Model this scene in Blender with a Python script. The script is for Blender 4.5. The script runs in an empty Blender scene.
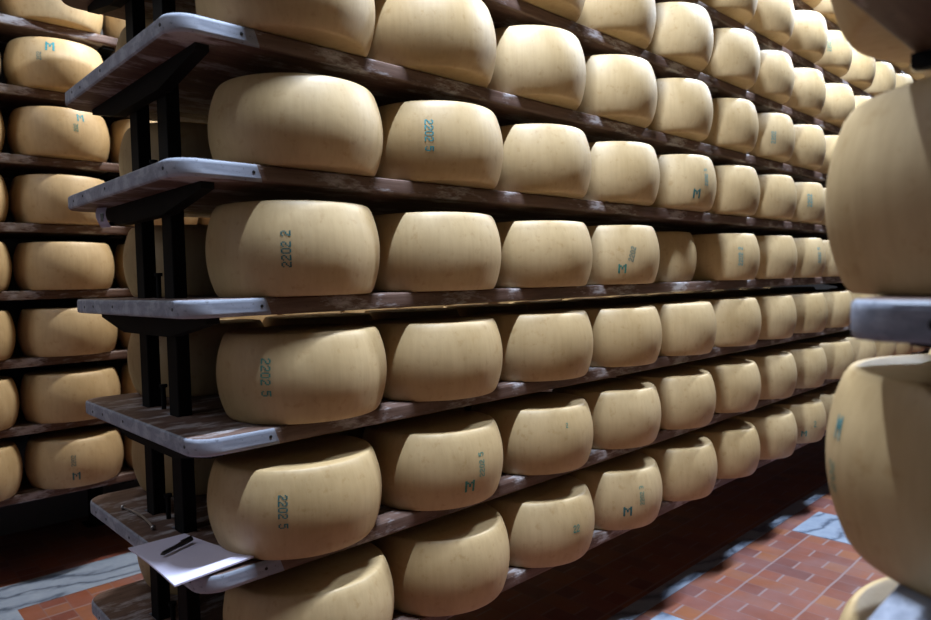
import bpy, bmesh, math, random
from mathutils import Vector, Matrix
random.seed(7)
scene = bpy.context.scene
C = scene.collection
EYE = 1.25                      # eye height above the floor
DZ = 0.2804                     # shelf pitch
TH = 0.038                      # board thickness
def shelf_z(j): return EYE - 0.025 - DZ * (j - 2)      # top of shelf j
R, RIM, H, SP = 0.2025, 0.180, 0.199, 0.41

# ------------------------------------------------------------------ materials
def new_mat(name):
    m = bpy.data.materials.new(name); m.use_nodes = True
    nt = m.node_tree
    return m, nt, nt.nodes['Principled BSDF']
def N(nt, t, **kw):
    n = nt.nodes.new(t)
    for k, v in kw.items():
        if k.startswith('in_'):
            n.inputs[int(k[3:])].default_value = v
        else: setattr(n, k, v)
    return n
def L(nt, a, b): nt.links.new(a, b)
def ramp(nt, fac, stops):
    r = nt.nodes.new('ShaderNodeValToRGB')
    e = r.color_ramp.elements
    while len(e) < len(stops): e.new(0.5)
    for el, (p, c) in zip(e, stops):
        el.position = p; el.color = (*c, 1)
    L(nt, fac, r.inputs[0]); return r.outputs[0]
def mix(nt, fac, a, b, blend='MIX'):
    m = nt.nodes.new('ShaderNodeMix'); m.data_type = 'RGBA'; m.blend_type = blend
    for sock, v in ((m.inputs[0], fac), (m.inputs[6], a), (m.inputs[7], b)):
        if hasattr(v, 'links'): L(nt, v, sock)
        elif isinstance(v, tuple): sock.default_value = (*v, 1)
        else: sock.default_value = v
    return m.outputs[2]
def noise(nt, vec, scale, detail=4, rough=.55):
    n = nt.nodes.new('ShaderNodeTexNoise')
    n.inputs['Scale'].default_value = scale; n.inputs['Detail'].default_value = detail
    n.inputs['Roughness'].default_value = rough
    L(nt, vec, n.inputs['Vector']); return n.outputs['Fac']
def math_(nt, op, a, b=None, c=None):
    m = nt.nodes.new('ShaderNodeMath'); m.operation = op
    for i, v in enumerate((a, b, c)):
        if v is None: continue
        if hasattr(v, 'links'): L(nt, v, m.inputs[i])
        else: m.inputs[i].default_value = v
    return m.outputs[0]

def cheese_material():
    m, nt, b = new_mat('cheese_rind')
    tc = N(nt, 'ShaderNodeTexCoord'); oi = N(nt, 'ShaderNodeObjectInfo')
    off = nt.nodes.new('ShaderNodeVectorMath'); off.operation = 'SCALE'
    comb = N(nt, 'ShaderNodeCombineXYZ')
    L(nt, oi.outputs['Random'], comb.inputs[0]); L(nt, oi.outputs['Random'], comb.inputs[1]); comb.inputs[2].default_value = .3
    L(nt, comb.outputs[0], off.inputs[0]); off.inputs['Scale'].default_value = 37
    add = nt.nodes.new('ShaderNodeVectorMath'); add.operation = 'ADD'
    L(nt, tc.outputs['Object'], add.inputs[0]); L(nt, off.outputs[0], add.inputs[1])
    mp = N(nt, 'ShaderNodeMapping'); mp.inputs['Scale'].default_value = (1, 1, .10)
    L(nt, add.outputs[0], mp.inputs['Vector'])
    streak = noise(nt, mp.outputs[0], 75, 2)
    blot = noise(nt, add.outputs[0], 5, 3)
    speck = noise(nt, add.outputs[0], 45, 4, .6)
    base = ramp(nt, blot, [(.3, CH_LO), (.7, CH_HI)])
    tone = ramp(nt, oi.outputs['Random'], [(0, (.93, .90, .84)), (.5, (.98, .97, .95)), (1, (1.0, 1.0, 1.0))])
    col = mix(nt, 1.0, base, tone, 'MULTIPLY')
    s1 = ramp(nt, speck, [(.30, (.82, .74, .62)), (.42, (1, 1, 1))])
    col = mix(nt, .7, col, s1, 'MULTIPLY')
    s2 = ramp(nt, streak, [(.3, (.88, .86, .82)), (.6, (1, 1, 1))])
    col = mix(nt, .6, col, s2, 'MULTIPLY')
    L(nt, col, b.inputs['Base Color'])
    b.inputs['Roughness'].default_value = .52
    b.inputs['Specular IOR Level'].default_value = .45
    bp = N(nt, 'ShaderNodeBump'); bp.inputs['Strength'].default_value = .22; bp.inputs['Distance'].default_value = .002
    h = math_(nt, 'ADD', streak, math_(nt, 'MULTIPLY', speck, .8))
    L(nt, h, bp.inputs['Height']); L(nt, bp.outputs[0], b.inputs['Normal'])
    return m
CH_LO, CH_HI = (.415, .288, .142), (.515, .375, .207)
M = {}
M['cheese'] = cheese_material()

def wood(name, lo, hi, wear, amount):
    m, nt, b = new_mat(name)
    tc = N(nt, 'ShaderNodeTexCoord')
    mp = N(nt, 'ShaderNodeMapping'); mp.inputs['Scale'].default_value = (9, 1.0, 14)
    L(nt, tc.outputs['Object'], mp.inputs['Vector'])
    g = noise(nt, mp.outputs[0], 6, 6, .65)
    base = ramp(nt, g, [(.3, lo), (.7, hi)])
    mp2 = N(nt, 'ShaderNodeMapping'); mp2.inputs['Scale'].default_value = (1, .35, 1.4)
    L(nt, tc.outputs['Object'], mp2.inputs['Vector'])
    w = noise(nt, mp2.outputs[0], 14, 5, .7)
    wm = ramp(nt, w, [(amount, (0, 0, 0)), (amount + .10, (1, 1, 1))])
    col = mix(nt, wm, base, wear)
    sp = noise(nt, tc.outputs['Object'], 120, 2)
    col = mix(nt, .8, col, ramp(nt, sp, [(.27, (.35, .33, .33)), (.36, (1, 1, 1))]), 'MULTIPLY')
    L(nt, col, b.inputs['Base Color'])
    b.inputs['Roughness'].default_value = .55
    b.inputs['Specular IOR Level'].default_value = .35
    bp = N(nt, 'ShaderNodeBump'); bp.inputs['Strength'].default_value = .3; bp.inputs['Distance'].default_value = .002
    L(nt, g, bp.inputs['Height']); L(nt, bp.outputs[0], b.inputs['Normal'])
    return m
M['board'] = wood('weathered_plank', (.07, .034, .024), (.16, .10, .08), (.36, .33, .34), .52)
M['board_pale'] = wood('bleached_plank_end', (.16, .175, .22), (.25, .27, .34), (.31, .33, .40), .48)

def plain(name, col, rough=.5, metal=0, var=.15, scale=20):
    m, nt, b = new_mat(name)
    tc = N(nt, 'ShaderNodeTexCoord')
    f = noise(nt, tc.outputs['Object'], scale, 4)
    lo = tuple(max(0, c * (1 - var)) for c in col); hi = tuple(min(1, c * (1 + var)) for c in col)
    L(nt, ramp(nt, f, [(.3, lo), (.7, hi)]), b.inputs['Base Color'])
    b.inputs['Roughness'].default_value = rough; b.inputs['Metallic'].default_value = metal
    return m
M['steel'] = plain('black_painted_steel', (.0035, .0035, .004), .7, 0, .3, 30)
M['steel'].node_tree.nodes['Principled BSDF'].inputs['Specular IOR Level'].default_value = .15
M['screw'] = plain('dark_screw', (.015, .014, .014), .5, .6)
M['ink_teal'] = plain('teal_ink', (.025, .22, .24), .6, 0, .35, 200)
M['ink_green'] = plain('green_ink', (.035, .19, .15), .6, 0, .35, 200)
M['ink_dark'] = plain('dark_ink', (.02, .11, .11), .6, 0, .4, 200)
M['paper'] = plain('white_paper', (.64, .61, .78), .7, 0, .03, 8)
M['pen'] = plain('black_plastic', (.012, .012, .016), .3)
M['rod'] = plain('bare_metal', (.42, .40, .40), .35, .8)
M['plaster'] = plain('grey_plaster', (.08, .08, .085), .8, 0, .12, 3)
M['ceiling'] = plain('dark_ceiling_paint', (.05, .048, .045), .9, 0, .15, 2)
M['frame_white'] = plain('white_frame_paint', (.6, .6, .6), .5)

def emit(name, col, s):
    m, nt, b = new_mat(name)
    b.inputs['Base Color'].default_value = (*col, 1)
    b.inputs['Emission Color'].default_value = (*col, 1); b.inputs['Emission Strength'].default_value = s
    return m
KEY_COL = (.70, .83, 1.0)
FILL = 0.28
M['bulb'] = emit('lit_tube', KEY_COL, 12)
M['fill_glow'] = emit('fill_panel_glow', (1.0, .93, .82), FILL)  # glow of the added fill panel, a weak light from behind the camera

def marble():
    m, nt, b = new_mat('grey_blue_marble')
    tc = N(nt, 'ShaderNodeTexCoord')
    mp = N(nt, 'ShaderNodeMapping'); mp.inputs['Scale'].default_value = (1.5, .8, 1); mp.inputs['Rotation'].default_value = (0, 0, .5)
    L(nt, tc.outputs['Object'], mp.inputs['Vector'])
    w = nt.nodes.new('ShaderNodeTexWave'); w.inputs['Scale'].default_value = 1.8; w.inputs['Distortion'].default_value = 9
    w.inputs['Detail'].default_value = 5; w.inputs['Detail Scale'].default_value = 2.2
    L(nt, mp.outputs[0], w.inputs['Vector'])
    v = ramp(nt, w.outputs['Fac'], [(.0, (.08, .10, .14)), (.08, (.17, .20, .26)), (.45, (.25, .29, .36))])
    f = noise(nt, tc.outputs['Object'], 14, 6, .7)
    col = mix(nt, .55, v, ramp(nt, f, [(.3, (.55, .6, .7)), (.65, (1, 1, 1))]), 'MULTIPLY')
    L(nt, col, b.inputs['Base Color']); b.inputs['Roughness'].default_value = .4
    return m
M['marble'] = marble()

def bricks():
    m, nt, b = new_mat('terracotta_brick_floor')
    tc = N(nt, 'ShaderNodeTexCoord'); sx = N(nt, 'ShaderNodeSeparateXYZ')
    L(nt, tc.outputs['Object'], sx.inputs[0])
    wob = noise(nt, tc.outputs['Object'], 6, 2)
    wo = math_(nt, 'MULTIPLY', math_(nt, 'SUBTRACT', wob, .5), .008)
    X = math_(nt, 'DIVIDE', math_(nt, 'ADD', math_(nt, 'ADD', sx.outputs[0], wo), 1.2), .255)
    Y = math_(nt, 'DIVIDE', math_(nt, 'ADD', math_(nt, 'ADD', sx.outputs[1], wo), .007), .087)
    band = math_(nt, 'FLOOR', X); row = math_(nt, 'FLOOR', Y)
    s = math_(nt, 'MULTIPLY', math_(nt, 'FRACT', X), 3.0)
    par = math_(nt, 'FLOORED_MODULO', math_(nt, 'ADD', band, row), 2.0)
    cut = math_(nt, 'ADD', par, 1.0)
    side = math_(nt, 'GREATER_THAN', s, cut)
    d0 = math_(nt, 'MULTIPLY', math_(nt, 'MINIMUM', s, math_(nt, 'SUBTRACT', 3.0, s)), .085)
    dc = math_(nt, 'MULTIPLY', math_(nt, 'ABSOLUTE', math_(nt, 'SUBTRACT', s, cut)), .085)
    fy = math_(nt, 'FRACT', Y)
    dy = math_(nt, 'MULTIPLY', math_(nt, 'MINIMUM', fy, math_(nt, 'SUBTRACT', 1.0, fy)), .087)
    dx = math_(nt, 'MINIMUM', d0, dc)
    jx = ramp(nt, math_(nt, 'MULTIPLY', dx, 100), [(.26, (1, 1, 1)), (.62, (0, 0, 0))])
    jy = ramp(nt, math_(nt, 'MULTIPLY', dy, 100), [(.12, (.6, .6, .6)), (.32, (0, 0, 0))])
    cell = N(nt, 'ShaderNodeCombineXYZ')
    L(nt, band, cell.inputs[0]); L(nt, row, cell.inputs[1]); L(nt, side, cell.inputs[2])
    wn = nt.nodes.new('ShaderNodeTexWhiteNoise'); wn.noise_dimensions = '3D'; L(nt, cell.outputs[0], wn.inputs['Vector'])
    col = ramp(nt, wn.outputs['Value'], [(0, (.13, .034, .022)), (.4, (.20, .055, .026)), (.75, (.24, .080, .028)), (1, (.20, .062, .040))])
    sm = noise(nt, tc.outputs['Object'], 9, 5, .6)
    col = mix(nt, .6, col, ramp(nt, sm, [(.3, (.7, .68, .72)), (.7, (1.1, 1.1, 1.1))]), 'MULTIPLY')
    dusty = ramp(nt, noise(nt, tc.outputs['Object'], 5, 4), [(.40, (.05, .05, .05)), (.8, (.45, .45, .45))])
    col = mix(nt, dusty, col, (.17, .125, .14))
    col = mix(nt, jy, col, (.17, .11, .11))
    col = mix(nt, jx, col, (.215, .14, .135))
    L(nt, col, b.inputs['Base Color']); b.inputs['Roughness'].default_value = .45
    return m
M['bricks'] = bricks()

# ------------------------------------------------------------------ mesh helpers
def obj(name, bm, mat, parent=None, smooth=False, loc=(0, 0, 0)):
    me = bpy.data.meshes.new(name)
    bmesh.ops.recalc_face_normals(bm, faces=bm.faces[:])
    bm.to_mesh(me); bm.free()
    mats = mat if isinstance(mat, list) else [mat]
    for mm in mats: me.materials.append(mm)
    if smooth:
        for p in me.polygons: p.use_smooth = True
    o = bpy.data.objects.new(name, me); C.objects.link(o)
    o.location = loc
    if parent: o.parent = parent
    return o
def empty(name, loc=(0, 0, 0)):
    o = bpy.data.objects.new(name, None); C.objects.link(o); o.location = loc; return o
def tag(o, label, cat, group=None, kind=None):
    o['label'] = label; o['category'] = cat
    if group: o['group'] = group
    if kind: o['kind'] = kind
    return o
def box(bm, a, b, bevel=0):
    vs = [bm.verts.new((x, y, z)) for x in (a[0], b[0]) for y in (a[1], b[1]) for z in (a[2], b[2])]
    idx = [(0, 1, 3, 2), (4, 6, 7, 5), (0, 4, 5, 1), (2, 3, 7, 6), (0, 2, 6, 4), (1, 5, 7, 3)]
    fs = [bm.faces.new([vs[i] for i in f]) for f in idx]
    if bevel:
        es = list({e for f in fs for e in f.edges})
        bmesh.ops.bevel(bm, geom=es, offset=bevel, segments=2, affect='EDGES', profile=.6)
def cyl(bm, p, q, r, seg=16, r2=None):
    p, q = Vector(p), Vector(q); d = q - p
    m = Matrix.Translation((p + q) / 2) @ d.to_track_quat('Z', 'Y').to_matrix().to_4x4()
    bmesh.ops.create_cone(bm, cap_ends=True, segments=seg, radius1=r, radius2=r if r2 is None else r2, depth=d.length, matrix=m)
def lathe(bm, prof, seg=96):
    rings = []
    for r, z in prof:
        if r < 1e-6: rings.append([bm.verts.new((0, 0, z))])
        else: rings.append([bm.verts.new((r * math.cos(2 * math.pi * i / seg), r * math.sin(2 * math.pi * i / seg), z)) for i in range(seg)])
    for a, b in zip(rings, rings[1:]):
        for i in range(seg):
            k = (i + 1) % seg
            if len(a) == 1: bm.faces.new((a[0], b[i], b[k]))
            elif len(b) == 1: bm.faces.new((a[i], a[k], b[0]))
            else: bm.faces.new((a[i], a[k], b[k], b[i]))
def structure(name, bm, mat):
    o = obj(name, bm, mat); o['kind'] = 'structure'; return o

# ------------------------------------------------------------------ the room
X0, X1, Y0, Y1, ZC = -4.16, 2.6, -2.1, 9.4, 4.3
def wallbox(name, a, b, mat):
    bm = bmesh.new(); box(bm, a, b); return structure(name, bm, mat)
wallbox('floor', (X0 - .2, Y0 - .2, -.1), (X1 + .2, Y1 + .2, 0), M['bricks'])
wallbox('ceiling', (X0 - .2, Y0 - .2, ZC), (X1 + .2, Y1 + .2, ZC + .1), M['ceiling'])
wallbox('wall_left', (X0 - .2, Y0, 0), (X0, Y1, ZC), M['plaster'])
wallbox('wall_right', (X1, Y0, 0), (X1 + .2, Y1, ZC), M['plaster'])
wallbox('wall_far', (X0, Y1, 0), (X1, Y1 + .2, ZC), M['plaster'])
wy = Y0
WX0, WX1, WZ0, WZ1 = -3.0, -1.3, 1.3, 2.7
bm = bmesh.new()
box(bm, (X0, wy - .2, 0), (WX0, wy, ZC)); box(bm, (WX1, wy - .2, 0), (X1, wy, ZC))
box(bm, (WX0, wy - .2, 0), (WX1, wy, WZ0)); box(bm, (WX0, wy - .2, WZ1), (WX1, wy, ZC))
structure('wall_near', bm, M['plaster'])
fill_panel = empty('fill_panel_1', (0, 0, 0)); fill_panel['kind'] = 'structure'  # added fill light behind the camera: a glowing pane framed like a window
bm = bmesh.new()
for a, b in (((WX0, WZ0), (WX1, WZ0 + .06)), ((WX0, WZ1 - .06), (WX1, WZ1)), ((WX0, WZ0), (WX0 + .06, WZ1)), ((WX1 - .06, WZ0), (WX1, WZ1)), (((WX0 + WX1) / 2 - .03, WZ0), ((WX0 + WX1) / 2 + .03, WZ1))):
    box(bm, (a[0], wy - .14, a[1]), (b[0], wy - .07, b[1]))
obj('fill_panel_frame', bm, M['frame_white'], fill_panel)
bm = bmesh.new(); box(bm, (WX0 + .01, wy - .12, WZ0 + .01), (WX1 - .01, wy - .11, WZ1 - .01)); obj('fill_panel_face', bm, M['fill_glow'], fill_panel)

# marble inlays set flush in the brick floor
inlays = [((-3.43, -3), (-3.14, 9)), ((-1.43, -3), (-1.36, 9)), ((-3.14, .22), (-1.66, .53)), ((-1.285, 3.39), (-.2, 3.75)), ((-1.315, 2.15), (-1.215, 2.235))]
for i, (a, b) in enumerate(inlays):
    bm = bmesh.new(); box(bm, (a[0], a[1], -.02), (b[0], b[1], .0015))
    structure('trim_%d' % (i + 1), bm, M['marble'])

# ------------------------------------------------------------------ boards
def rounded_outline(x0, x1, y0, y1, r):
    pts = []
    for cx, cy, a0 in ((x1 - r, y0 + r, -90), (x1 - r, y1 - r, 0), (x0 + r, y1 - r, 90), (x0 + r, y0 + r, 180)):
        for k in range(9):
            a = math.radians(a0 + k * 90 / 8)
            pts.append((cx + r * math.cos(a), cy + r * math.sin(a)))
    return pts
def board(name, x0, x1, y0, y1, z, holes=(), r=.055, pale=True, label='', group='', pale_top=False):
    """plank with rounded ends and edges; the holes let the posts through. Origin at (x1, y0, z)."""
    o = Vector((x1, y0))
    loops = [rounded_outline(x0, x1, y0, y1, r)]
    for hx0, hx1, hy0, hy1 in holes:
        loops.append([(hx0, hy0), (hx1, hy0), (hx1, hy1), (hx0, hy1)])
    bm = bmesh.new()
    es = []
    for lp in loops:
        vs = [bm.verts.new((x - o.x, y - o.y, 0)) for x, y in lp]
        for i in range(len(vs)): es.append(bm.edges.new((vs[i], vs[(i + 1) % len(vs)])))
    bmesh.ops.triangle_fill(bm, edges=es, use_beauty=True, use_dissolve=False)
    bmesh.ops.split_edges
    ret = bmesh.ops.extrude_face_region(bm, geom=bm.faces[:])
    nv = [v for v in ret['geom'] if isinstance(v, bmesh.types.BMVert)]
    bmesh.ops.translate(bm, verts=nv, vec=(0, 0, -TH))
    bmesh.ops.recalc_face_normals(bm, faces=bm.faces[:])
    ed = [e for e in bm.edges if len(e.link_faces) == 2 and e.calc_face_angle(0) > 1.0 and abs(e.verts[0].co.z - e.verts[1].co.z) < 1e-5]
    bmesh.ops.bevel(bm, geom=ed, offset=.009, segments=3, affect='EDGES', profile=.6)
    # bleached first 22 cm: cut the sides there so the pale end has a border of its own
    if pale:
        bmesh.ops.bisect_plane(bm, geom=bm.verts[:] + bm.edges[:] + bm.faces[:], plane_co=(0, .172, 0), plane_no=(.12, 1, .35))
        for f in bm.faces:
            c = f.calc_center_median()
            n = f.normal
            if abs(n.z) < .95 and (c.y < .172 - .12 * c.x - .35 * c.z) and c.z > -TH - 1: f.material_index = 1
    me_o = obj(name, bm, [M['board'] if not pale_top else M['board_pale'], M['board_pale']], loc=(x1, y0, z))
    for p in me_o.data.polygons: p.use_smooth = abs(p.normal.z) < .98 and p.area < .002
    return me_o
def screw(parent, p, axis, r=.0035):
    bm = bmesh.new(); v = Vector(axis)
    cyl(bm, Vector(p) - v * .004, Vector(p) + v * .0008, r, 12)
    return obj('screw', bm, M['screw'], parent)

ORD = ['first', 'second', 'third', 'fourth', 'fifth', 'sixth', 'seventh', 'eighth', 'ninth', 'tenth', 'eleventh', 'twelfth', 'thirteenth', 'fourteenth', 'fifteenth', 'sixteenth', 'seventeenth']
def level(j):                   # shelf 5 is the lowest
    n = 5 - j
    return 'lowest' if n == 0 else ORD[n] + ' from the floor' if n < 17 else ''
POSTS = [(-1.886, -1.832), (-1.696, -1.636)]
PY0, PY1 = .618, .650
MX0, MX1 = -2.13, -1.34
END = {0: .520, 1: .515, 2: .525, 3: .534, 4: .534, 5: .525}
def LV(j): return 'lowest' if j == 5 else ORD[5 - j] + '-lowest'
boards = {}
for j in range(-4, 6):
    holes = [(a - .001, b + .001, PY0 - .001, PY1 + .001) for a, b in POSTS] + [(-1.775, -1.715, y - .001, y + .071) for y in (5.55,)]
    ye = END.get(j, .52)
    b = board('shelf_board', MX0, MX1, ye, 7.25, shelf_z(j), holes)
    where = {2: 'at eye level', 4: 'with the notepad on its end', 0: 'with its dark underside showing'}.get(j, '')
    tag(b, ('long weathered shelf board, central rack, %s %s' % (level(j), where)).strip().replace('  ', ' '), 'shelf board', 'boards of the central rack')
    ex, lr = MX1, ye
    # screws on the end face and the aisle edge, local to the board
    for sx_ in (-.055, -.43, -.60, -.68): screw(b, (sx_ + random.uniform(-.01, .01), 0, -.019 + random.uniform(-.004, .004)), (0, -1, 0))
    screw(b, (0, .155 + random.uniform(-.02, .02), -.018), (1, 0, 0))
    boards[j] = b

# ------------------------------------------------------------------ racks' steel frames
def arm(parent, x0, x1, y0, y1, z, cx0, cx1):
    """bracket under a board: deep at the posts, tapering to its tips"""
    bm = bmesh.new(); d0, d1 = .014, .05
    prof = [(x0, z), (x1, z), (x1, z - d0), (cx1, z - d1), (cx0, z - d1), (x0, z - d0)]
    lo = [bm.verts.new((x, y0, zz)) for x, zz in prof]; hi = [bm.verts.new((x, y1, zz)) for x, zz in prof]
    bm.faces.new(lo); bm.faces.new(hi[::-1])
    for i in range(6): bm.faces.new((lo[i], lo[(i + 1) % 6], hi[(i + 1) % 6], hi[i]))
    return obj('cross_arm', bm, M['steel'], parent)
def post(parent, x0, x1, y0, y1, z1=ZC):
    bm = bmesh.new(); box(bm, (x0, y0, .012), (x1, y1, z1), .003); obj('post', bm, M['steel'], parent)
    bm = bmesh.new(); box(bm, (x0 - .025, y0 - .025, 0), (x1 + .025, y1 + .025, .012)); obj('foot_plate', bm, M['steel'], parent)
fr = empty('rack_frame', (0, 0, 0))
tag(fr, 'black steel frame of the central rack, two posts with tapered arms under the boards', 'rack frame')
for a, b_ in POSTS: post(fr, a, b_, PY0, PY1)
for y in (5.55,): post(fr, -1.77, -1.72, y, y + .07)
for j in range(-4, 6):
    z = shelf_z(j) - TH
    arm(fr, -2.09, -1.39, PY0 - .030, PY0 - .001, z, -1.91, -1.60)
    for y in (5.55,): arm(fr, -1.97, -1.52, y + .071, y + .09, z, -1.78, -1.71)
for j in range(-1, 6):          # small pin beside the posts on each shelf
    bm = bmesh.new(); z = shelf_z(j)
    cyl(bm, (-1.77, .632, z), (-1.77, .632, z + .055), .006, 12)
    cyl(bm, (-1.77, .632, z + .055), (-1.77, .632, z + .063), .010, 12)
    obj('locking_pin', bm, M['steel'], fr)

# ------------------------------------------------------------------ cheese wheels
def prof_r(z):                  # radius of the flank at height z above the shelf
    t = max(0, min(1, z / H)); return RIM + (R - RIM) * (1 - abs(2 * t - 1) ** 2.0)
def wheel_mesh():
    bm = bmesh.new()
    p = [(0, .0006), (RIM * .55, .0004), (RIM - .010, 0), (RIM - .003, .0008), (RIM - .0003, .0035)]
    n = 18
    for i in range(1, n):
        z = H * i / n
        if .008 < z < H - .008: p.append((prof_r(z), z))
    p += [(RIM - .0003, H - .0035), (RIM - .003, H - .0008), (RIM - .010, H), (RIM * .6, H - .0015), (0, H - .002)]
    lathe(bm, p, 96)
    return bm
proto = obj('cheese_wheel', wheel_mesh(), M['cheese'], smooth=True, loc=(0, 0, 0))
proto_used = [False]

GLY = {'0': '01110 10001 10001 10001 10001 10001 01110', '2': '01110 10001 00001 00110 01000 10000 11111',
       '3': '11110 00001 00001 01110 00001 00001 11110', '5': '11111 10000 11110 00001 00001 10001 01110',
       'M': '10001 11011 10101 10101 10001 10001 10001', '1': '00100 01100 00100 00100 00100 00100 01110'}
def stamp(parent, text, a_deg, zc, ch, spin, mat, name='ink_stamp', gap=1.35, bold=.95, cond=.72):
    """dot-matrix writing laid on the bulging flank. spin: 90 reads upward, -90 reads downward, 0 upright"""
    bm = bmesh.new(); px = ch / 7
    cells = []; x = 0
    for c in text:
        if c == ' ': x += 4; continue
        rows = GLY[c].split()
        for r_, row in enumerate(rows):
            for q, bit in enumerate(row):
                if bit == '1': cells.append((x + q, 6 - r_))
        x += 5 + gap
    w = x - gap
    s = math.radians(spin); cs, sn = math.cos(s), math.sin(s)
    sc = 1.0
    for cx, cy in cells:
        quad = []
        for dx, dy in ((0, 0), (1, 0), (1, 1), (0, 1)):
            u = (cx + dx * bold - w / 2) * px * cond; v = (cy + dy * bold - 3.5) * px
            uu, vv = u * cs - v * sn, u * sn + v * cs
            z = zc + vv; rr = prof_r(z) + .0007
            a = math.radians(a_deg) + uu / R
            quad.append(bm.verts.new((rr * math.cos(a), rr * math.sin(a), z)))
        bm.faces.new(quad)
    o = obj(name, bm, mat, parent)
    return o

def add_wheel(x, y, z, label, group, s=1.0, hs=1.0, rot=0.0):
    if not proto_used[0]: o = proto; proto_used[0] = True
    else: o = proto.copy(); C.objects.link(o)
    o.location = (x, y, z + .0004); o.scale = (s, s, hs)
    tag(o, label, 'cheese wheel', group)
    return o

stamps = {  # (row, k): (text, azimuth, height, char height, spin, ink), the letter (azimuth, height)
    (1, 1): [('2202 5', -42.0, .107, .022, -90, 'ink_teal')],
    (2, 0): [('2202 2', -35.2, .097, .021, 90, 'ink_dark')],
    (3, 0): [('2202 5', -54.0, .108, .023, -90, 'ink_green')],
    (4, 0): [('2202 5', -38.0, .115, .020, -90, 'ink_dark')],
    (4, 1): [('2202 5', -.3, .110, .018, 90, 'ink_green'), ('M', -11.7, .060, .030, 0, 'ink_green')],
    (5, 3): [('2202 3', -17.8, .120, .018, 90, 'ink_green'), ('M', -34.1, .072, .032, 0, 'ink_dark')],
    (2, 3): [('2202', -25.5, .100, .020, 75, 'ink_dark'), ('M', -35.7, .052, .030, 0, 'ink_green')],
    (1, 4): [('2202 5', -8.7, .112, .018, 90, 'ink_teal'), ('M', -22.0, .050, .034, 0, 'ink_dark')],
    (2, 5): [('2202 2', -27.5, .100, .022, 90, 'ink_teal')],
    (1, 7): [('2202', -31.1, .103, .026, 90, 'ink_teal')],
    (2, 7): [('2202 5', -12.3, .110, .022, 90, 'ink_teal')],
    (0, 6): [('2202', -35.4, .080, .022, 90, 'ink_teal')],
    (-2, 8): [('2202', -45.8, .105, .022, 90, 'ink_green')],
    (5, 7): [('M', -41.0, .055, .030, 0, 'ink_green'), ('2', -23.4, .100, .030, 0, 'ink_green')],
    (4, 2): [('2', -15.0, .150, .014, 0, 'ink_green')],
    (5, 2): [('22', -7.1, .113, .022, 0, 'ink_green')],
}
words = {(1, 1): 'with a faded teal number stamp', (2, 0): 'with a dark number stamp read upward', (3, 0): 'with a faded green number stamp', (4, 0): 'with a crisp dark number stamp',
         (4, 1): 'with green numbers and a faint letter', (5, 3): 'with a dark letter M stamp', (2, 3): 'with a slanted dark stamp', (1, 4): 'with teal numbers over a dark letter', (2, 5): 'with a blue-green stamp beside a gap',
         (1, 7): 'with teal digits', (2, 7): 'with teal digits near its edge', (0, 6): 'with small teal digits', (-2, 8): 'with small green digits', (5, 7): 'with two green marks', (4, 2): 'with a single green mark', (5, 2): 'with two faint green digits'}
first = {1: (-1.45, .852), 2: (-1.46, .84), 3: (-1.47, .858), 4: (-1.445, .814), 5: (-1.44, .838)}
dY = {3: [0, .834, .846, .850, .848, .856, .846, .848, .858], 2: [0, .836, .840, .842, 0, .842, .846, .838], 1: [0, .848, .848, .844, .850, .846, .840, .836],
      0: [.83, .832, .834, .832, .834, .848, .840, .834], -1: [.84, .84, .84, .84, .838, .850, .834, .838, .856], 4: [0, .826, .840, .842, .838, .846, .852, .846], 5: [0, .842, .838, .844, .850, .84]}
KMAX = 15
for j in range(-3, 6):
    for k in range(KMAX):
        if j <= -2 and k < (3 if j == -2 else 6): continue           # far above the frame
        if j == -1 and k < 1: continue
        off = dY.get(j, []); base = off[k] if k < len(off) and off[k] else .842 + random.uniform(-.003, .003)
        x, y = -1.4415 + random.uniform(-.004, .004), base + SP * k + .0
        if k == 0 and j in first: x, y = first[j]
        if (j, k) == (2, 4): x, y = -1.55, 2.545
        sc = random.uniform(.985, 1.0) if k else .99
        if (j, k) == (2, 4): sc = .985
        lab = 'pale cheese wheel %s from the near end, central rack, %s shelf' % (ORD[k], LV(j))
        if (j, k) in words: lab = 'cheese wheel %s, %s shelf, %s in' % (words[(j, k)], LV(j), ORD[k])
        if (j, k) == (2, 4): lab = 'shaded cheese wheel pushed back from its row on the fourth-lowest shelf'
        o = add_wheel(x, y, shelf_z(j), lab, 'cheese wheels facing the main aisle', sc, {1: .97, 2: 1.035, 3: 1.0, 4: .975, 5: .99}.get(j, 1) if k == 0 else random.uniform(.985, 1.01))
        for st in stamps.get((j, k), []):
            stamp(o, st[0], st[1], st[2], st[3], st[4], M[st[5]], 'ink_letter' if st[0] == 'M' else 'ink_stamp', bold=1.15, cond=1.35 if st[0] == 'M' else .72)
for j in range(-2, 6):          # the other side of the same rack
    for k in range(12 if j in (2, 3) else 4):
        add_wheel(-2.05 + random.uniform(-.004, .004), .848 + SP * k, shelf_z(j), 'dim cheese wheel on the back side of the central rack, %s shelf, %s in' % (LV(j), ORD[k]), 'cheese wheels on the back of the central rack', .99, 1.0)

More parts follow.
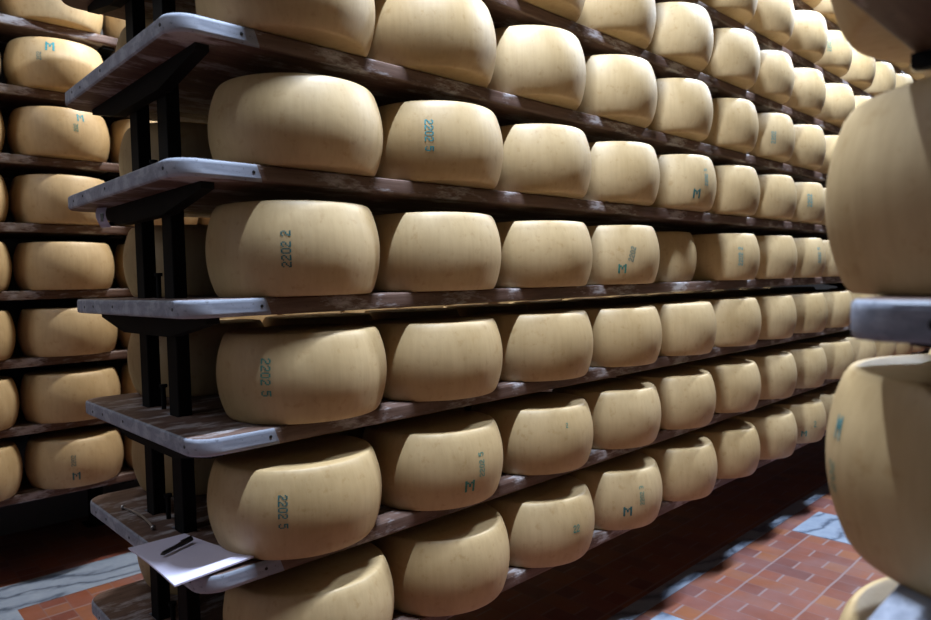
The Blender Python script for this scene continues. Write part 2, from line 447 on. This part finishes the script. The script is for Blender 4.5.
# ------------------------------------------------------------------ rack against the left wall
LX = -3.51
def left_z(j): return shelf_z(5) + .2895 * (5 - j)
for j in range(-3, 6):
    b = board('shelf_board', -3.93, -3.41, -1.25, 7.2, left_z(j), pale=False)
    tag(b, 'worn reddish-brown shelf board of the left wall rack, %s' % level(j), 'shelf board', 'boards of the left wall rack')
lf = empty('rack_frame', (0, 0, 0)); tag(lf, 'black steel frame of the left wall rack, behind its cheeses', 'rack frame')
for y in (-1.0, 1.02, 3.0, 5.0, 6.9):
    post(lf, -4.02, -3.96, y, y + .06)
    for j in range(-3, 6):
        bm = bmesh.new(); z = left_z(j) - TH; y0, y1 = y + .005, y + .055
        prof = [(-3.96, z), (-3.44, z), (-3.44, z - .014), (-3.96, z - .055)]
        lo = [bm.verts.new((x, y0, zz)) for x, zz in prof]; hi = [bm.verts.new((x, y1, zz)) for x, zz in prof]
        bm.faces.new(lo); bm.faces.new(hi[::-1])
        for i in range(4): bm.faces.new((lo[i], lo[(i + 1) % 4], hi[(i + 1) % 4], hi[i]))
        obj('cross_arm', bm, M['steel'], lf)
lst = {(-1, 0): ([('M', -19.5, .158, .036, 0, 'ink_teal'), ('202', -31.5, .115, .018, 90, 'ink_dark')], 'with a bright teal letter over digits'),
       (0, 0): ([('M', 10.9, .160, .030, 0, 'ink_teal'), ('202', 4.3, .115, .018, 90, 'ink_green')], 'with a teal letter near its top edge'),
       (0, -1): ([('M', 20, .11, .036, 0, 'ink_teal')], 'cut off by the picture edge with a teal mark'),
       (5, 0): ([('2202', -15.8, .118, .018, 90, 'ink_dark'), ('M', -13.5, .052, .032, 0, 'ink_dark')], 'with a dark letter below green digits')}
for j in range(-3, 6):
    for k in range(-2, 14 if j in (2, 3) else 4):
        if j <= -3 and k < 0: continue
        col = {-2: 'outermost column', -1: 'column cut by the left picture edge', 0: 'full column left of the posts', 1: 'column behind the steel posts', 2: 'second column behind the posts', 3: 'third column past the posts'}.get(k, ORD[k - 1 if k > 0 else 0] + ' column past the posts')
        lv = 'lowest' if j == 5 else ORD[5 - j] + '-lowest'
        st, wd = lst.get((j, k), ([], ''))
        lab = 'tan cheese wheel, left wall rack, %s shelf, %s' % (lv, col)
        if wd: lab = 'left rack cheese wheel %s, %s shelf' % (wd, lv)
        o = add_wheel(LX + random.uniform(-.006, .006), .845 + SP * k + random.uniform(-.003, .003), left_z(j), lab, 'cheese wheels on the left wall rack', random.uniform(.985, 1.0), random.uniform(1.03, 1.07))
        for s_ in st: stamp(o, s_[0], s_[1], s_[2], s_[3], s_[4], M[s_[5]], 'ink_letter' if s_[0] == 'M' else 'ink_stamp', bold=1.15, cond=1.35 if s_[0] == 'M' else .72)

# ------------------------------------------------------------------ rack at the right, near the camera
RX0, RX1 = -.225, .60
for j in range(0, 6):
    ye = {2: .672, 3: .57, 1: .55}.get(j, .56)
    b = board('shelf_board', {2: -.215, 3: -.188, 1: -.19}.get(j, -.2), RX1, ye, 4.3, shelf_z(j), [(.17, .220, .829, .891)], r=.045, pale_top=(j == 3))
    tag(b, 'shelf board of the right foreground rack, %s' % {2: 'blue-grey rounded end at eye level', 1: 'dark underside above the upper wheel', 3: 'pale end in the bottom right corner'}.get(j, level(j)), 'shelf board', 'boards of the right rack')
    for sx_ in (-.775, -.735): pass
    screw(b, (-.739, 0, -.021), (0, -1, 0), .0055); screw(b, (-.15, 0, -.019), (0, -1, 0))
rf = empty('rack_frame', (0, 0, 0)); tag(rf, 'black steel frame of the right foreground rack', 'rack frame')
post(rf, .171, .219, .83, .89)
for j in range(0, 6): arm(rf, -.19, .56, .81, .829, shelf_z(j) - TH, .14, .25)
for j in range(0, 6):
    for k in range(0, 5):
        lv = {0: 'above the frame', 1: 'cut by the top edge', 2: 'large and blurred at eye level', 3: 'large with faint teal marks', 4: 'its pale top peeking out in the bottom corner', 5: 'below'}[j]
        lab = 'foreground cheese wheel on the right rack, %s' % lv if k == 0 else 'cheese wheel on the right rack, %s shelf, %s behind the front one' % ('lowest' if j == 5 else ORD[5 - j] + '-lowest', ORD[k - 1])
        o = add_wheel(-.085, .90 + SP * k * 1.01, shelf_z(j), lab, 'cheese wheels on the right rack', 1.01, 1.0)
        if (j, k) == (3, 0):
            stamp(o, 'M', -144.2, .140, .026, 0, M['ink_teal'], 'ink_letter', bold=1.0)
            stamp(o, '202', -147.5, .085, .018, 90, M['ink_green'])
        if j < 5 and k < 2:
            add_wheel(.47, .91 + SP * k * 1.01, shelf_z(j), 'cheese wheel on the far side of the right rack, %s-lowest shelf, %s one' % (ORD[5 - j], ORD[k]), 'cheese wheels on the far side of the right rack', 1.0, 1.0)

# ------------------------------------------------------------------ small things on the board ends
z4 = shelf_z(4)
# notepad: two slightly curled sheets over a thin pad; corners in plan
q = [Vector((-1.627, .490)), Vector((-1.352, .488)), Vector((-1.348, .652)), Vector((-1.622, .614))]
def pad_pt(u, v, h):
    p = (q[0] * (1 - u) + q[1] * u) * (1 - v) + (q[3] * (1 - u) + q[2] * u) * v
    lift = .004 * math.sin(u * 3.1) * (1 - v) + .010 * v * u * u
    return (p.x, p.y, h + lift)
def sheet(h0, h1, wire=None):
    bm = bmesh.new(); nu, nv = 24, 12
    top = [[bm.verts.new(pad_pt(i / nu, k / nv, h1)) for i in range(nu + 1)] for k in range(nv + 1)]
    bot = [[bm.verts.new(pad_pt(i / nu, k / nv, h0)) for i in range(nu + 1)] for k in range(nv + 1)]
    for k in range(nv):
        for i in range(nu):
            bm.faces.new((top[k][i], top[k][i + 1], top[k + 1][i + 1], top[k + 1][i]))
            bm.faces.new((bot[k][i], bot[k + 1][i], bot[k + 1][i + 1], bot[k][i + 1]))
    rim = [(0, i) for i in range(nu)] + [(k, nu) for k in range(nv)] + [(nv, i) for i in range(nu, 0, -1)] + [(k, 0) for k in range(nv, 0, -1)]
    for a, b_ in zip(rim, rim[1:] + rim[:1]):
        bm.faces.new((top[a[0]][a[1]], bot[a[0]][a[1]], bot[b_[0]][b_[1]], top[b_[0]][b_[1]]))
    return bm
pad = empty('notepad', (-1.5, .57, z4)); pm = Matrix.Translation((1.5, -.57, -z4))
for nm, a, b_ in (('paper_block', .0005, .0030), ('top_sheet', .0034, .0040)):
    bm = sheet(z4 + a, z4 + b_); bm.transform(pm); obj(nm, bm, M['paper'], pad, smooth=False)
tag(pad, 'white paper notepad lying on the rounded end of a shelf board', 'notepad')
pen = empty('pen', (0, 0, 0)); tag(pen, 'black pen lying diagonally across the white notepad', 'pen')
pa, pb = Vector((-1.503, .517, z4 + .0150)), Vector((-1.545, .600, z4 + .0150)); pd = (pb - pa)
bm = bmesh.new(); cyl(bm, pa + pd * .08, pa + pd * .60, .0048, 20); cyl(bm, pa, pa + pd * .08, .0012, 20, .0048); obj('barrel', bm, M['pen'], pen, smooth=False)
bm = bmesh.new(); cyl(bm, pa + pd * .60, pb, .0056, 20, .0052); obj('cap', bm, M['pen'], pen)
bm = bmesh.new(); cyl(bm, pa + pd * .64 + Vector((0, 0, .0075)), pb + Vector((0, 0, .0068)), .0013, 8); cyl(bm, pb - pd*.03 + Vector((0, 0, .004)), pb - pd*.03+ Vector((0, 0, .008)), .0013, 8); obj('clip', bm, M['pen'], pen)

rod = empty('metal_rod', (0, 0, 0)); tag(rod, 'thin bent metal rod lying on the board end left of the notepad', 'rod')
bm = bmesh.new(); P_ = [Vector((-1.935 + .22 * t, .574 + .010 * math.sin(t * math.pi), z4 + .006)) for t in [i / 10 for i in range(11)]]
for a, b_ in zip(P_, P_[1:]): cyl(bm, a, b_, .0028, 10)
obj('shaft', bm, M['rod'], rod)
for p in (P_[0], P_[-1]):
    bm = bmesh.new(); bmesh.ops.create_uvsphere(bm, u_segments=14, v_segments=10, radius=.0062, matrix=Matrix.Translation(p)); obj('knob', bm, M['rod'], rod, smooth=True)

# curled paper tag hanging under a board
zt = shelf_z(1) - TH
tg = empty('paper_tag', (-1.965, .572, zt)); tag(tg, 'small curled white paper tag with a dark mark hanging under a board end', 'tag')
bm = bmesh.new(); rows = []
for i in range(17):
    t = i / 16; a = -.5 + t * 2.3
    x, y, z = .022 * math.sin(a * 1.2), -.012 * math.sin(t * 3.0), -.055 * t
    rows.append([bm.verts.new((x - .017, y - .010, z)), bm.verts.new((x + .012, y + .006, z))])
for a, b_ in zip(rows, rows[1:]): bm.faces.new((a[0], a[1], b_[1], b_[0]))
bmesh.ops.solidify(bm, geom=bm.faces[:], thickness=.0008)
obj('tag_paper', bm, M['paper'], tg)
bm = bmesh.new()
ro = [(.014, -.0125, -.020), (.022, -.0085, -.020), (.022, -.0085, -.040), (.014, -.0125, -.040)]
f = [bm.verts.new((x, y - .003, z)) for x, y, z in ro]; g = [bm.verts.new((x, y - .0015, z)) for x, y, z in ro]
bm.faces.new(f); bm.faces.new(g[::-1])
for i in range(4): bm.faces.new((f[i], f[(i + 1) % 4], g[(i + 1) % 4], g[i]))
obj('tag_mark', bm, M['pen'], tg)

# ------------------------------------------------------------------ lamps above the aisles
def lamp(x, y, z, power, col, lab, n=.8):
    """fluorescent batten hung under the ceiling, tube along the aisle"""
    t = empty('strip_lamp', (x, y, z)); tag(t, lab, 'lamp', 'strip lamps over the aisles')
    bm = bmesh.new()
    for s_ in (-1, 1): cyl(bm, (0, s_ * n * .4, .09), (0, s_ * n * .4, ZC - z), .004, 8)
    obj('hanger', bm, M['steel'], t)
    bm = bmesh.new(); box(bm, (-.035, -n / 2 - .03, .045), (.035, n / 2 + .03, .095), .006)
    for s_ in (-1, 1): box(bm, (-.015, s_ * (n / 2 + .018) - .010, -.012), (.015, s_ * (n / 2 + .018) + .010, .045))
    obj('housing', bm, M['frame_white'], t)
    bm = bmesh.new(); cyl(bm, (0, -n / 2, .012), (0, n / 2, .012), .013, 20); obj('tube', bm, M['bulb'], t)
    l = bpy.data.lights.new('lamp_light', 'AREA'); l.shape = 'RECTANGLE'; l.size = .05; l.size_y = n; l.energy = power; l.color = col
    lo = bpy.data.objects.new('lamp_light', l); C.objects.link(lo); lo.parent = t; lo.location = (0, 0, -.006)
LZ = EYE + 2.4
lamp(-.80, 1.05, LZ, 200, KEY_COL, 'strip lamp over the main aisle, nearest')
lamp(-.80, 3.75, LZ, 172, KEY_COL, 'strip lamp over the main aisle, second')
lamp(-.80, 6.5, LZ, 130, KEY_COL, 'strip lamp over the main aisle, farthest')
lamp(-2.85, 1.8, LZ, 120, (.95, .95, .92), 'strip lamp over the left aisle, nearest', .6)
lamp(-2.85, 4.6, LZ, 60, (.95, .95, .95), 'strip lamp over the left aisle, farther')
lamp(-2.7, -.85, LZ, 22, (.85, .90, 1.0), 'strip lamp over the cross aisle', .8)

w = bpy.data.worlds.new('World'); scene.world = w; w.use_nodes = True
w.node_tree.nodes['Background'].inputs[0].default_value = (.5, .6, .8, 1)
w.node_tree.nodes['Background'].inputs[1].default_value = .002

# ------------------------------------------------------------------ camera
cd = bpy.data.cameras.new('camera'); cam = bpy.data.objects.new('camera', cd); C.objects.link(cam)
F = Vector((-0.72172, 0.69087, -0.04266)); Rt = Vector((0.69204, 0.72147, -0.02391)); U = Vector((-0.01426, 0.04678, 0.9988))
m = Matrix.Identity(4)
for i in range(3): m[i][0] = Rt[i]; m[i][1] = U[i]; m[i][2] = -F[i]
m[2][3] = EYE
cam.matrix_world = m
cd.sensor_width = 36; cd.lens = 683.53 * 36 / 931
cd.clip_start = .02
cd.dof.use_dof = True; cd.dof.focus_distance = 1.8; cd.dof.aperture_fstop = 4.0
scene.camera = cam
scene.view_settings.view_transform = 'Standard'; scene.view_settings.look = 'None'
scene.view_settings.exposure = 0; scene.view_settings.gamma = 1
